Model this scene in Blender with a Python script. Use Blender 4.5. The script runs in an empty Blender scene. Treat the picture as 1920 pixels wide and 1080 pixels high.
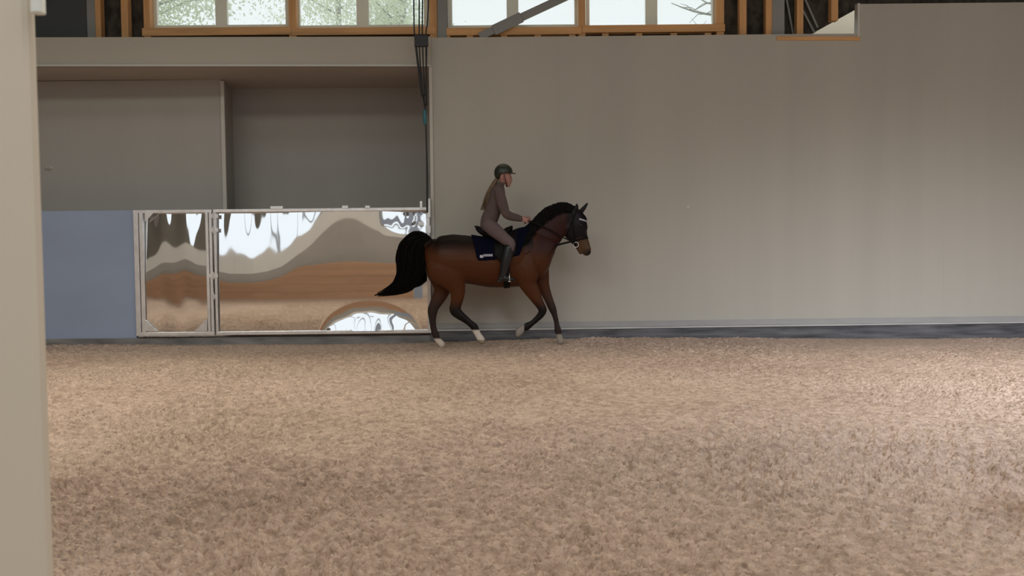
import bpy, bmesh, math, random
import numpy as np
from mathutils import Vector, Matrix
from mathutils.bvhtree import BVHTree
random.seed(7); RNG = np.random.RandomState(11)
S = bpy.context.scene; C = S.collection

# ------------------------------------------------------------ camera, world, lights, exposure
F = 1900.0; EYE = 1.6; PITCH = math.atan(97 / 1900.0); ROLL = -0.010
cam_d = bpy.data.cameras.new('camera'); cam = bpy.data.objects.new('camera', cam_d); C.objects.link(cam)
cam_d.sensor_width = 36; cam_d.lens = 36 * F / 1920; cam_d.clip_end = 300
M3 = Matrix.Rotation(math.pi / 2 - PITCH, 3, 'X') @ Matrix.Rotation(ROLL, 3, 'Z')
cam.matrix_world = Matrix.Translation((0, 0, EYE)) @ M3.to_4x4()
cam_d.dof.use_dof = True; cam_d.dof.focus_distance = 15; cam_d.dof.aperture_fstop = 8
S.camera = cam
w = bpy.data.worlds.new('world'); S.world = w; w.use_nodes = True
wn = w.node_tree.nodes; bg = wn['Background']; bg.inputs[0].default_value = (0.88, 0.95, 1.0, 1); bg.inputs[1].default_value = 1.2
S.view_settings.view_transform = 'Standard'; S.view_settings.look = 'None'
S.view_settings.exposure = 0.0; S.view_settings.gamma = 1.0; S.view_settings.use_curve_mapping = False
S.cycles.use_denoising = True
S.cycles.max_bounces = 8

def area(name, loc, target, sx, sy, power, col, spread=180):
    l = bpy.data.lights.new(name, 'AREA'); l.shape = 'RECTANGLE'; l.size = sx; l.size_y = sy; l.energy = power
    l.color = col; l.spread = math.radians(spread)
    o = bpy.data.objects.new(name, l); C.objects.link(o); o.location = loc
    o.rotation_euler = (Vector(target) - Vector(loc)).to_track_quat('-Z', 'Y').to_euler()
    return o
# added fill lamps, plus daylight from high openings at the right
area('near_sand_fill', (0, 0.0, 7.5), (0, 1.2, 0), 22, 1.6, 475, (1.0, .975, .84))  # added lamp under the closed ceiling, lights near sand and post
area('above_window_fill', (0, 15.4, 6.9), (0, 4.0, .5), 18, 1.0, 340, (1.0, .86, .62), 120)  # added lamp above the windows, out of view, brightens the front wall and sand
area('right_high_opening_light', (10.5, 3.5, 6.4), (6.0, 16, -3.2), 5, 1.0, 98, (.97, .98, 1.0), 50)
area('right_far_opening_light', (9, -.4, 6.2), (8.0, 16, -4.5), 12, 1.0, 160, (.70, .82, 1.0), 45)
area('left_wall_fill', (-6.0, 5.1, 6.6), (-6.0, 13, -1.3), 8, .8, 106, (.98, .98, .88), 84)  # added lamp over the reflected window, no opening there; brightens the left wall

# ------------------------------------------------------------ helpers
def P(x, y, Y):
    d = M3 @ Vector(((x - 960) / F, -(y - 540) / F, -1))
    t = Y / d.y
    return Vector((d.x * t, Y, EYE + d.z * t))
def tag(o, label=None, cat=None, group=None, kind=None):
    if label: o['label'] = label
    if cat: o['category'] = cat
    if group: o['group'] = group
    if kind: o['kind'] = kind
    return o
def empty(name, loc, label, cat, group=None):
    o = bpy.data.objects.new(name, None); C.objects.link(o); o.location = loc; o.empty_display_size = .1
    bpy.context.view_layer.update()
    return tag(o, label, cat, group)
def link(name, me, m, parent=None, smooth=False):
    o = bpy.data.objects.new(name, me); C.objects.link(o)
    if m is not None:
        me.materials.clear(); me.materials.append(m)
    if parent:
        o.parent = parent
        par_m = Matrix.Translation(parent.location) if parent.parent is None else Matrix.Identity(4)
        o.matrix_parent_inverse = par_m.inverted()
    if smooth:
        me.polygons.foreach_set('use_smooth', [True] * len(me.polygons))
    return o
def finish(name, bm, m, parent=None, smooth=False, bevel=0):
    me = bpy.data.meshes.new(name)
    bmesh.ops.recalc_face_normals(bm, faces=bm.faces)
    bm.to_mesh(me); bm.free()
    o = link(name, me, m, parent, smooth)
    if bevel:
        b = o.modifiers.new('bevel', 'BEVEL'); b.width = bevel; b.segments = 2; b.limit_method = 'ANGLE'
    return o
def box(bm, x0, x1, y0, y1, z0, z1):
    v = [bm.verts.new(p) for p in ((x0,y0,z0),(x1,y0,z0),(x1,y1,z0),(x0,y1,z0),(x0,y0,z1),(x1,y0,z1),(x1,y1,z1),(x0,y1,z1))]
    for f in ((0,3,2,1),(4,5,6,7),(0,1,5,4),(1,2,6,5),(2,3,7,6),(3,0,4,7)): bm.faces.new([v[i] for i in f])
def prism(bm, pts, y0, y1):
    """polygon given as (x, z) pairs, extruded from y0 to y1"""
    a = [bm.verts.new((p[0], y0, p[1])) for p in pts]; b = [bm.verts.new((p[0], y1, p[1])) for p in pts]
    bm.faces.new(a); bm.faces.new(b[::-1]); n = len(pts)
    for i in range(n): bm.faces.new((a[i], b[i], b[(i+1) % n], a[(i+1) % n]))
def beam(bm, a, b, w, d):
    a = Vector(a); b = Vector(b); t = (b - a).normalized(); y = Vector((0, 1, 0))
    if abs(t.y) > .9: y = Vector((1, 0, 0))
    n = t.cross(y).normalized(); y = n.cross(t)
    r = []
    for p in (a, b): r.append([bm.verts.new(p + n*s*w/2 + y*q*d/2) for s, q in ((-1,-1),(1,-1),(1,1),(-1,1))])
    bm.faces.new(r[0]); bm.faces.new(r[1][::-1])
    for i in range(4): bm.faces.new((r[0][i], r[1][i], r[1][(i+1)%4], r[0][(i+1)%4]))
def catmull(st, sub):
    st = np.array(st, float); n = len(st); out = []
    for i in range(n - 1):
        p0 = st[max(i-1, 0)]; p1 = st[i]; p2 = st[i+1]; p3 = st[min(i+2, n-1)]
        for k in range(sub):
            t = k / sub
            out.append(.5*((2*p1)+(-p0+p2)*t+(2*p0-5*p1+4*p2-p3)*t*t+(-p0+3*p1-3*p2+p3)*t**3))
    out.append(st[-1]); return np.array(out)
def tube(bm, st, lat=(0, 1, 0), seg=16, sub=4, caps=True, cap=1.0):
    """stations (x, y, z, ra in plane, rb along lat); rounded closed ends"""
    st = [s if len(s) == 5 else (*s, s[3]) for s in st]
    c = catmull(st, sub) if sub > 1 else np.array(st, float)
    pos = c[:, :3]; T = np.gradient(pos, axis=0); T /= np.linalg.norm(T, axis=1)[:, None] + 1e-9
    rows = []
    if caps:
        for k, f in ((2, .35), (1, .8)):
            q = math.sqrt(1 - f*f); rows.append((pos[0] - T[0]*c[0, 3]*q*.9*cap, T[0], c[0, 3]*f, c[0, 4]*f))
    for i in range(len(c)): rows.append((pos[i], T[i], c[i, 3], c[i, 4]))
    if caps:
        for k, f in ((1, .8), (2, .35)):
            q = math.sqrt(1 - f*f); rows.append((pos[-1] + T[-1]*c[-1, 3]*q*.9*cap, T[-1], c[-1, 3]*f, c[-1, 4]*f))
    prev = None; first = None
    L = np.array(lat, float)
    for p, t, ra, rb in rows:
        l = L - t*np.dot(L, t); l /= np.linalg.norm(l) + 1e-9; n = np.cross(t, l)
        ring = [bm.verts.new(Vector(p + n*math.cos(a)*ra + l*math.sin(a)*rb)) for a in [2*math.pi*j/seg for j in range(seg)]]
        if prev:
            for j in range(seg): bm.faces.new((prev[j], ring[j], ring[(j+1) % seg], prev[(j+1) % seg]))
        else: first = ring
        prev = ring
    bm.faces.new(first[::-1]); bm.faces.new(prev)
def blob(bm, c, rx, ry, rz, rot=None, seg=16):
    m = Matrix.Translation(c) @ (rot.to_4x4() if rot else Matrix.Identity(4)) @ Matrix.Diagonal((rx, ry, rz, 1))
    bmesh.ops.create_uvsphere(bm, u_segments=seg, v_segments=seg//2+2, radius=1, matrix=m)
def fuse(name, bm, voxel, m, parent=None, smooth=4, fac=.5):
    bmesh.ops.recalc_face_normals(bm, faces=bm.faces)
    me = bpy.data.meshes.new('raw'); bm.to_mesh(me); bm.free()
    o = bpy.data.objects.new('raw', me); C.objects.link(o)
    r = o.modifiers.new('r', 'REMESH'); r.mode = 'VOXEL'; r.voxel_size = voxel; r.adaptivity = 0
    if smooth:
        s = o.modifiers.new('s', 'SMOOTH'); s.factor = fac; s.iterations = smooth
    dg = bpy.context.evaluated_depsgraph_get(); ev = o.evaluated_get(dg)
    me2 = bpy.data.meshes.new_from_object(ev); bpy.data.objects.remove(o); bpy.data.meshes.remove(me)
    me2.name = name
    return link(name, me2, m, parent, True)
def bvh_of(o):
    me = o.data
    return BVHTree.FromPolygons([v.co for v in me.vertices], [p.vertices[:] for p in me.polygons])

# ------------------------------------------------------------ materials
def mat(name, col, rough=.7, metal=0, spec=.5, var=0, vscale=(3, 3, 3), bump=0, bscale=40, detail=4, col2=None, sheen=0):
    m = bpy.data.materials.new(name); m.use_nodes = True; nt = m.node_tree; b = nt.nodes['Principled BSDF']
    b.inputs['Roughness'].default_value = rough; b.inputs['Metallic'].default_value = metal
    b.inputs['Specular IOR Level'].default_value = spec
    if sheen: b.inputs['Sheen Weight'].default_value = sheen
    b.inputs['Base Color'].default_value = (*col, 1)
    tc = nt.nodes.new('ShaderNodeTexCoord')
    if var or col2:
        mp = nt.nodes.new('ShaderNodeMapping'); mp.inputs['Scale'].default_value = vscale
        nz = nt.nodes.new('ShaderNodeTexNoise'); nz.inputs['Scale'].default_value = 1; nz.inputs['Detail'].default_value = detail
        nt.links.new(tc.outputs['Object'], mp.inputs[0]); nt.links.new(mp.outputs[0], nz.inputs['Vector'])
        r = nt.nodes.new('ShaderNodeValToRGB'); r.color_ramp.elements[0].position = .3; r.color_ramp.elements[1].position = .7
        c0 = col2 if col2 else tuple(c*(1-var) for c in col); c1 = col if col2 else tuple(min(1, c*(1+var)) for c in col)
        r.color_ramp.elements[0].color = (*c0, 1); r.color_ramp.elements[1].color = (*c1, 1)
        nt.links.new(nz.outputs['Fac'], r.inputs[0]); nt.links.new(r.outputs[0], b.inputs['Base Color'])
    if bump:
        nb = nt.nodes.new('ShaderNodeTexNoise'); nb.inputs['Scale'].default_value = bscale; nb.inputs['Detail'].default_value = 5
        nt.links.new(tc.outputs['Object'], nb.inputs['Vector'])
        bp = nt.nodes.new('ShaderNodeBump'); bp.inputs['Strength'].default_value = bump; bp.inputs['Distance'].default_value = .02
        nt.links.new(nb.outputs['Fac'], bp.inputs['Height']); nt.links.new(bp.outputs[0], b.inputs['Normal'])
    return m
def attr_mat(name, rough, spec=.4, sheen=0, bump=0, bscale=60):
    m = mat(name, (.5,.5,.5), rough, 0, spec, bump=bump, bscale=bscale, sheen=sheen)
    nt = m.node_tree; a = nt.nodes.new('ShaderNodeAttribute'); a.attribute_name = 'coat'
    nt.links.new(a.outputs['Color'], nt.nodes['Principled BSDF'].inputs['Base Color'])
    return m
MT = {}
MT['panel'] = mat('beige_wall_panel', (.47,.44,.385), .62, spec=.3, var=.035, vscale=(2.2,1,.12), bump=.02, bscale=30)
MT['header'] = mat('beige_header_panel', (.47,.44,.375), .6, spec=.3, var=.03, vscale=(.5,1,1))
MT['recess'] = mat('grey_recess_panel', (.44,.42,.39), .7, spec=.3, var=.03, vscale=(1.5,1,.2))
MT['soffit'] = mat('brown_soffit', (.56,.48,.42), .7, var=.04, vscale=(.6,2,2))
MT['bluepanel'] = mat('blue_grey_panel', (.30,.36,.50), .6, var=.05, vscale=(.8,1,1.6))
MT['trim'] = mat('pale_trim', (.58,.55,.50), .5)
MT['timber'] = mat('orange_timber', (.66,.36,.15), .7, var=.14, vscale=(14,14,1.2), bump=.05)
MT['timberh'] = mat('orange_timber_horizontal', (.66,.36,.15), .7, var=.14, vscale=(1.2,14,14), bump=.05)
MT['wool'] = mat('dark_mineral_wool', (.10,.085,.065), .95, col2=(.028,.024,.02), vscale=(9,9,5), bump=.6, bscale=18)
MT['steel'] = mat('grey_painted_steel', (.25,.25,.235), .5, var=.06, vscale=(2,2,1))
MT['darksteel'] = mat('dark_grey_sheet', (.055,.06,.062), .6, var=.05, vscale=(1,1,1))
MT['vinyl'] = mat('pale_window_frame', (.84,.85,.74), .5)
MT['alu'] = mat('brushed_aluminium', (.84,.83,.84), .34, metal=.6, var=.10, vscale=(9,3,5), bump=.04, bscale=30)
MT['concrete'] = mat('dirty_concrete', (.26,.25,.25), .85, col2=(.12,.115,.12), vscale=(2.2,4,9), bump=.3, bscale=25)
MT['rubber'] = mat('dark_base_band', (.17,.165,.175), .8, col2=(.045,.045,.05), vscale=(1.6,4,14), detail=6, bump=.4, bscale=20)
MT['ledge'] = mat('dusty_ledge', (.50,.49,.47), .7, var=.15, vscale=(2,4,8))
MT['skirt'] = mat('grey_lower_board', (.36,.35,.34), .7, var=.08, vscale=(2,3,3))
MT['kick'] = mat('brown_kickboard_plank', (.54,.335,.22), .6, col2=(.42,.25,.165), vscale=(.7,3,9), bump=.1)
MT['lightwall'] = mat('light_grey_wall', (.80,.80,.80), .6, var=.05, vscale=(1.2,1,.5))
MT['darkwall'] = mat('dark_grey_wall', (.20,.19,.17), .7, var=.05)
MT['greywall'] = mat('warm_grey_wall', (.42,.40,.39), .7, var=.05)
MT['post'] = mat('beige_post_paint', (.70,.64,.55), .55, var=.02, vscale=(2,2,1))
MT['white'] = mat('white_plastic', (.80,.84,.82), .4)
MT['black'] = mat('black_rubber_cable', (.012,.012,.012), .5)
MT['teal'] = mat('teal_plastic', (.03,.16,.19), .4)
MT['leather'] = mat('black_leather', (.005,.004,.004), .6, spec=.15, var=.2, vscale=(8,8,8))
MT['boot'] = mat('black_boot_leather', (.009,.010,.012), .25, spec=.45)
MT['pad'] = mat('navy_cloth', (.0022,.003,.012), .95, spec=.1, bump=.15, bscale=120)
MT['logo'] = mat('pale_embroidery', (.50,.49,.58), .7)
MT['chrome'] = mat('steel_bit', (.85,.85,.85), .2, metal=1)
MT['silver'] = mat('pale_browband', (.50,.52,.55), .35)
MT['hair_black'] = mat('black_horse_hair', (.006,.005,.005), .8, spec=.1, var=.3, vscale=(30,30,8))
MT['tailhair'] = mat('black_tail_hair', (.005,.0042,.004), .8, spec=.1, var=.3, vscale=(30,30,8))
MT['sweater'] = mat('brown_sweater_knit', (.105,.072,.068), .9, var=.12, vscale=(12,12,12), bump=.2, bscale=160)
MT['breech'] = mat('mauve_brown_breeches', (.125,.085,.088), .85, var=.08, vscale=(10,10,10), bump=.08, bscale=120)
MT['helmet'] = mat('black_green_helmet', (.016,.021,.014), .38, bump=.05, bscale=200)
MT['strap'] = mat('dark_chin_strap', (.03,.008,.008), .6)
MT['hair'] = mat('brown_hair', (.145,.095,.055), .6, var=.35, vscale=(50,50,10))
MT['coat'] = attr_mat('bay_coat', .45, spec=.16, bump=.04, bscale=90)
MT['skin'] = mat('skin', (.38,.185,.15), .55, var=.06, vscale=(20,20,20))
MT['eye'] = mat('dark_eye', (.008,.005,.004), .08)
MT['cream'] = mat('cream_outdoor_board', (.90,.75,.55), .8, var=.04, vscale=(2,2,2))
MT['leaf'] = mat('pale_green_leaves', (.86,.90,.74), .8, var=.12, vscale=(.8,.8,.8))
MT['bark'] = mat('grey_bark', (.38,.36,.32), .85, var=.2, vscale=(6,6,2), bump=.3)
MT['grass'] = mat('outdoor_grass', (.10,.15,.05), .9, var=.2, vscale=(1,1,1))
MT['roof'] = mat('pale_roof_sheet', (.30,.28,.25), .8, var=.03)
nt = MT['leaf'].node_tree; pb = nt.nodes['Principled BSDF']; tl = nt.nodes.new('ShaderNodeBsdfTranslucent'); tl.inputs[0].default_value = (.84,.90,.70,1)
ml = nt.nodes.new('ShaderNodeMixShader'); ml.inputs[0].default_value = .5
nt.links.new(pb.outputs[0], ml.inputs[1]); nt.links.new(tl.outputs[0], ml.inputs[2]); nt.links.new(ml.outputs[0], nt.nodes['Material Output'].inputs[0])
g = bpy.data.materials.new('clear_glass'); g.use_nodes = True; nt = g.node_tree; nt.nodes.clear()
out = nt.nodes.new('ShaderNodeOutputMaterial'); mx = nt.nodes.new('ShaderNodeMixShader'); tr = nt.nodes.new('ShaderNodeBsdfTransparent')
gl = nt.nodes.new('ShaderNodeBsdfGlossy'); gl.inputs['Roughness'].default_value = .05; tr.inputs[0].default_value = (1,1,.98,1)
mx.inputs[0].default_value = .06
du = nt.nodes.new('ShaderNodeBsdfTranslucent'); du.inputs[0].default_value = (.95,.97,.93,1); m2 = nt.nodes.new('ShaderNodeMixShader'); m2.inputs[0].default_value = .12
nt.links.new(tr.outputs[0], m2.inputs[1]); nt.links.new(du.outputs[0], m2.inputs[2]); nt.links.new(m2.outputs[0], mx.inputs[1]); nt.links.new(gl.outputs[0], mx.inputs[2]); nt.links.new(mx.outputs[0], out.inputs[0]); MT['glass'] = g
mm = mat('polished_steel_mirror', (.82,.82,.82), .035, metal=1); MT['mirror'] = mm
# sand: pale ochre with dark specks painted for damp grains and for shade between clods
ms = bpy.data.materials.new('arena_sand'); ms.use_nodes = True; nt = ms.node_tree; b = nt.nodes['Principled BSDF']
b.inputs['Roughness'].default_value = .95; b.inputs['Specular IOR Level'].default_value = .15
tc = nt.nodes.new('ShaderNodeTexCoord')
def nz(scale, detail=5):
    n = nt.nodes.new('ShaderNodeTexNoise'); n.inputs['Scale'].default_value = scale; n.inputs['Detail'].default_value = detail
    nt.links.new(tc.outputs['Object'], n.inputs['Vector']); return n
n1 = nz(.5, 3); n2 = nz(14, 6)
mixf = nt.nodes.new('ShaderNodeMath'); mixf.operation = 'ADD'
s1 = nt.nodes.new('ShaderNodeMath'); s1.operation = 'MULTIPLY'; s1.inputs[1].default_value = .28
s2 = nt.nodes.new('ShaderNodeMath'); s2.operation = 'MULTIPLY'; s2.inputs[1].default_value = .72
nt.links.new(n1.outputs[0], s1.inputs[0]); nt.links.new(n2.outputs[0], s2.inputs[0]); nt.links.new(s1.outputs[0], mixf.inputs[0]); nt.links.new(s2.outputs[0], mixf.inputs[1])
r = nt.nodes.new('ShaderNodeValToRGB'); r.color_ramp.elements[0].position = .36; r.color_ramp.elements[1].position = .62
r.color_ramp.elements[0].color = (.40,.285,.215,1); r.color_ramp.elements[1].color = (.68,.51,.405,1)
nt.links.new(mixf.outputs[0], r.inputs[0])
n3 = nz(26, 2); rr = nt.nodes.new('ShaderNodeValToRGB'); rr.color_ramp.elements[0].position = .58; rr.color_ramp.elements[1].position = .67
rr.color_ramp.elements[0].color = (0,0,0,1); rr.color_ramp.elements[1].color = (.42,.42,.42,1); nt.links.new(n3.outputs[0], rr.inputs[0])
n4 = nz(60, 1); r4 = nt.nodes.new('ShaderNodeValToRGB'); r4.color_ramp.elements[0].position = .74; r4.color_ramp.elements[1].position = .78; nt.links.new(n4.outputs[0], r4.inputs[0])
mA = nt.nodes.new('ShaderNodeMixRGB'); mA.inputs[2].default_value = (.22,.145,.105,1); nt.links.new(rr.outputs[0], mA.inputs[0]); nt.links.new(r.outputs[0], mA.inputs[1])
mB = nt.nodes.new('ShaderNodeMixRGB'); mB.inputs[2].default_value = (.80,.72,.62,1); nt.links.new(r4.outputs[0], mB.inputs[0]); nt.links.new(mA.outputs[0], mB.inputs[1])
nt.links.new(mB.outputs[0], b.inputs['Base Color'])
nb = nz(48, 7); bp = nt.nodes.new('ShaderNodeBump'); bp.inputs['Strength'].default_value = .8; bp.inputs['Distance'].default_value = .02
nt.links.new(nb.outputs[0], bp.inputs['Height']); nt.links.new(bp.outputs[0], b.inputs['Normal']); MT['sand'] = ms

# ------------------------------------------------------------ floor: raked, trodden sand
def perlin(x, y, seed):
    xi = np.floor(x).astype(np.int64); yi = np.floor(y).astype(np.int64); xf = x - xi; yf = y - yi
    def grad(ix, iy):
        h = (ix*374761393 + iy*668265263 + seed*974711) & 0xffffffff
        h = ((h ^ (h >> 13))*1274126177) & 0xffffffff
        a = ((h ^ (h >> 16)) & 0xffff)/65536.0*2*math.pi
        return np.cos(a), np.sin(a)
    u = xf*xf*xf*(xf*(xf*6-15)+10); v = yf*yf*yf*(yf*(yf*6-15)+10)
    def dot(ix, iy, dx, dy):
        gx, gy = grad(ix, iy); return gx*dx + gy*dy
    a = dot(xi, yi, xf, yf); b_ = dot(xi+1, yi, xf-1, yf); c = dot(xi, yi+1, xf, yf-1); d = dot(xi+1, yi+1, xf-1, yf-1)
    return (a*(1-u)+b_*u)*(1-v) + (c*(1-u)+d*u)*v
def clods(x, y, seed):
    xi = np.floor(x).astype(np.int64); yi = np.floor(y).astype(np.int64); best = np.zeros_like(x)
    for dx in (-1, 0, 1):
        for dy in (-1, 0, 1):
            cx_, cy_ = xi+dx, yi+dy
            h = (cx_*374761393 + cy_*668265263 + seed*974711) & 0xffffffff
            h = ((h ^ (h >> 13))*1274126177) & 0xffffffff; h ^= h >> 15
            jx = (h & 0xff)/255.0; jy = ((h >> 8) & 0xff)/255.0; sz = ((h >> 16) & 0xff)/255.0
            d2 = ((x-cx_-jx)**2 + (y-cy_-jy)**2); rr = .28 + .42*sz
            best = np.maximum(best, np.sqrt(np.clip(1-d2/rr**2, 0, 1))*rr)
    return best
def sand_level(x):
    return np.interp(x, [-8, -4, -1.5, .5, 2, 8, 12], [-.005, -.035, -.03, .012, .008, -.055, -.07])
def sand_h(x, y):
    k = np.clip((y - 5)/10, 0, 1)
    amp = 1.0 - .45*np.clip(k, 0, 1)
    patch = .75 + .9*perlin(x*.5+3, y*.35, 5) - .22*np.clip((x-1.5)/3, 0, 1)*np.clip(k*2.5,0,1)
    wx = x + .10*perlin(x*.9, y*.6, 1) + .03*perlin(x*4, y*3, 2)
    b1 = np.abs(perlin(x/.20, y/.21, 3)); b2 = np.abs(perlin(wx/.075+9, y/.085, 4)); b3 = np.abs(perlin(x/.04, y/.042+4, 6))
    sx, sy = wx + .012*perlin(x/.03, y/.03, 21), y + .012*perlin(x/.03, y/.03, 22)
    slant = np.interp(x, [-6, -2.2, -.6, .3, 1.1, 2.5, 6], [.25, .19, .08, .04, .34, .40, .40])
    ph = wx - slant*(y - 6)
    rid = np.cos(2*math.pi*(ph + .06*perlin(x/.3, y/.9, 51))/.15)
    lump = np.clip(.75 + 1.2*perlin(x/.35, y/.4, 23) + .12*rid*np.clip(1.1-k*1.5, 0, 1), .12, 1.4)
    h = .016*b1 + .020*b2 + .024*lump*clods(sx/.045, sy/.048, 4) + .012*clods(sx/.026, sy/.028, 5) + .006*perlin(x/.02, y/.022, 8) - .045*np.clip(clods(sx/.09, sy/.10, 41)-.42, 0, 1)
    # harrow lines that run away from the viewer and bend with the track
    line = np.clip(perlin(x*.8+7, y*.28+2, 9)*2.0 + .15, 0, 1)
    h += .011*rid*line*np.clip(1.25-k*1.6, 0, 1)
    h += .022*perlin(x/.55, y/.5, 12)
    pits = np.clip(perlin(x/.16+30, y/.20, 15)-.44, 0, 1); h -= .13*pits
    near = np.clip((y - 13)/2.5, 0, 1)
    return 2.15*h*amp*patch - .045 + sand_level(x)*near
ys = np.concatenate([np.geomspace(4.2, 16.05, 1300), [16.6, 18.6]])
tc_ = np.linspace(-.62, .62, 1650); ts = np.concatenate([[-4.2, -2.5, -1.4, -.95, -.75], tc_, [.75, .95, 1.4, 2.5, 4.2]])
TX, TY = np.meshgrid(ts, ys); X = TX*TY; Yg = TY
Z = sand_h(X, Yg)
flat = np.abs(TX) > .7; Z = np.where(flat, sand_level(X)*np.clip((Yg-13)/2.5, 0, 1) - .0, Z)
nr, nc = X.shape
co = np.stack([X, Yg, Z], -1).reshape(-1, 3)
idx = np.arange(nr*nc).reshape(nr, nc)
q = np.stack([idx[:-1, :-1], idx[:-1, 1:], idx[1:, 1:], idx[1:, :-1]], -1).reshape(-1, 4)
base = len(co)
co = np.vstack([co, [(-24,-4,-.13),(24,-4,-.13),(24,20,-.13),(-24,20,-.13),(-24,-4,-.02),(24,-4,-.02),(24,4.3,-.02),(-24,4.3,-.02)]])
q = np.vstack([q, [[base, base+1, base+2, base+3], [base+4, base+5, base+6, base+7]]])
me = bpy.data.meshes.new('floor'); me.vertices.add(len(co)); me.vertices.foreach_set('co', co.astype(np.float32).ravel())
me.loops.add(q.size); me.loops.foreach_set('vertex_index', q.astype(np.int32).ravel())
me.polygons.add(len(q)); me.polygons.foreach_set('loop_start', np.arange(0, q.size, 4, dtype=np.int32)); me.polygons.foreach_set('loop_total', np.full(len(q), 4, np.int32))
me.update(calc_edges=True)
tag(link('floor', me, MT['sand'], None, True), kind='structure')

# ------------------------------------------------------------ back wall
WY = 16.0
def px_x(x, y, Y=WY): return P(x, y, Y).x
def px_z(x, y, Y=WY): return P(x, y, Y).z
def struct(name, bm, m, bevel=0, parent=None):
    return tag(finish(name, bm, m, parent, bevel=bevel), kind='structure')
bm = bmesh.new()
ztop = px_z(1130, 67.5); zhi = px_z(1760, 6); xstep = px_x(1612, 40); x0 = px_x(809, 400); zb = .17
seams = [px_x(v, 350) for v in (975, 1133, 1292, 1452)]
xs = [x0] + seams + [xstep]
for k_, (a, b_) in enumerate(zip(xs[:-1], xs[1:])): box(bm, a, b_, WY-.0015*(k_ % 2), WY+.10, zb, ztop)
xr = xstep
while xr < 12:
    box(bm, xr, xr+1.35, WY-.0015*(round((xr-xstep)/1.35) % 2), WY+.10, zb, zhi); xr += 1.35
box(bm, px_x(976, 300), px_x(1131, 300), WY-.003, WY+.01, zb+.02, px_z(1050, 142))
struct('wall_back', bm, MT['panel'])
# lower boards, ledge, base band along the wall foot
bm = bmesh.new(); prism(bm, [(x0, .145), (12, .185), (12, .27), (x0, .235)], WY-.02, WY+.1); struct('trim_1', bm, MT['skirt'], .004)
bm = bmesh.new(); prism(bm, [(x0-.02, .112), (12, .165), (12, .185), (x0-.02, .142)], WY-.05, WY+.1); struct('trim_2', bm, MT['ledge'], .003)
bm = bmesh.new(); prism(bm, [(x0-.05, -.12), (12, -.12), (12, .16), (x0-.05, .115)], WY-.03, WY+.1); struct('trim_3', bm, MT['rubber'], .004)
bm = bmesh.new(); box(bm, -12, x0-.05, WY-.03, WY+.1, -.12, px_z(500, 631)); struct('trim_4', bm, MT['concrete'], .01)
# header over the door recess (its left end stands slightly nearer)
bm = bmesh.new(); hl = P(60, 124.5, 15.78); hr = P(808, 124.5, 15.97); tl = P(60, 70, 15.78); trr = P(808, 68.5, 15.97)
e = (hl.x - hr.x); lx = -12; f = (lx - hr.x)/e
def ext(a, b_, f=f): return Vector(b_) + (Vector(a) - Vector(b_))*f
HL, TL = ext(hl, hr), ext(tl, trr)
v = [bm.verts.new(p) for p in (HL, hr, trr, TL)]; bm.faces.new(v)
w2 = [bm.verts.new(Vector(p)+Vector((0,.12,0))) for p in (HL, hr, trr, TL)]; bm.faces.new(w2[::-1])
for i in range(4): bm.faces.new((v[i], w2[i], w2[(i+1)%4], v[(i+1)%4]))
struct('wall_header', bm, MT['header'])
bm = bmesh.new(); o_ = Vector((0,-.02,0)); beam(bm, HL+Vector((0,-.01,.012)), hr+Vector((0,-.01,.012)), .026, .03); struct('trim_5', bm, MT['trim'])
bm = bmesh.new()
v = [bm.verts.new(p) for p in (HL+Vector((0,.0,.005)), hr+Vector((0,.0,.005)), Vector((hr.x, 18.7, hr.z)), Vector((HL.x, 18.7, hr.z+.02)))]; bm.faces.new(v)
w2 = [bm.verts.new(p.co+Vector((0,0,.05))) for p in v]; bm.faces.new(w2[::-1])
for i in range(4): bm.faces.new((v[i], w2[i], w2[(i+1)%4], v[(i+1)%4]))
struct('ceiling_recess', bm, MT['soffit'])
# recess: left leaf panel nearer, right panel deeper, splayed cheek between
zsof = hr.z
xl = px_x(417, 250, 17.2); xl2 = px_x(437, 250, 18.2)
bm = bmesh.new(); box(bm, -12, xl, 17.2, 17.3, 0, zsof+.02); struct('wall_left_leaf', bm, MT['recess'])
bm = bmesh.new(); v = [bm.verts.new(p) for p in ((xl,17.2,0),(xl2,18.2,0),(xl2,18.2,zsof),(xl,17.2,zsof))]; bm.faces.new(v)
w2 = [bm.verts.new(p.co+Vector((-.1,.05,0))) for p in v]; bm.faces.new(w2[::-1])
for i in range(4): bm.faces.new((v[i], w2[i], w2[(i+1)%4], v[(i+1)%4]))
struct('wall_recess_cheek', bm, MT['recess'])
bm = bmesh.new(); box(bm, xl2-.1, 0, 18.2, 18.3, 0, zsof+.02); struct('wall_recess_back', bm, MT['recess'])
bm = bmesh.new(); box(bm, xl2-.1, x0+.6, 18.1, 18.2, px_z(600, 162, 18.1), zsof+.01); struct('trim_6', bm, MT['soffit'])
bm = bmesh.new(); box(bm, xl-.01, xl+.055, 17.16, 17.21, 0, zsof-.01); struct('trim_7', bm, MT['trim'], .004)
bm = bmesh.new(); box(bm, px_x(806, 250), px_x(812, 250), WY-.03, WY+.02, .12, hr.z); struct('trim_8', bm, MT['trim'], .003)
bm = bmesh.new(); box(bm, x0, x0+.1, WY+.1, 18.3, 0, zsof); struct('wall_recess_right', bm, MT['recess'])
bm = bmesh.new(); box(bm, -12, px_x(254, 500)-.005, WY-.02, WY+.05, .0, px_z(160, 395)); struct('wall_blue_panel', bm, MT['bluepanel'], .004)

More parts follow.
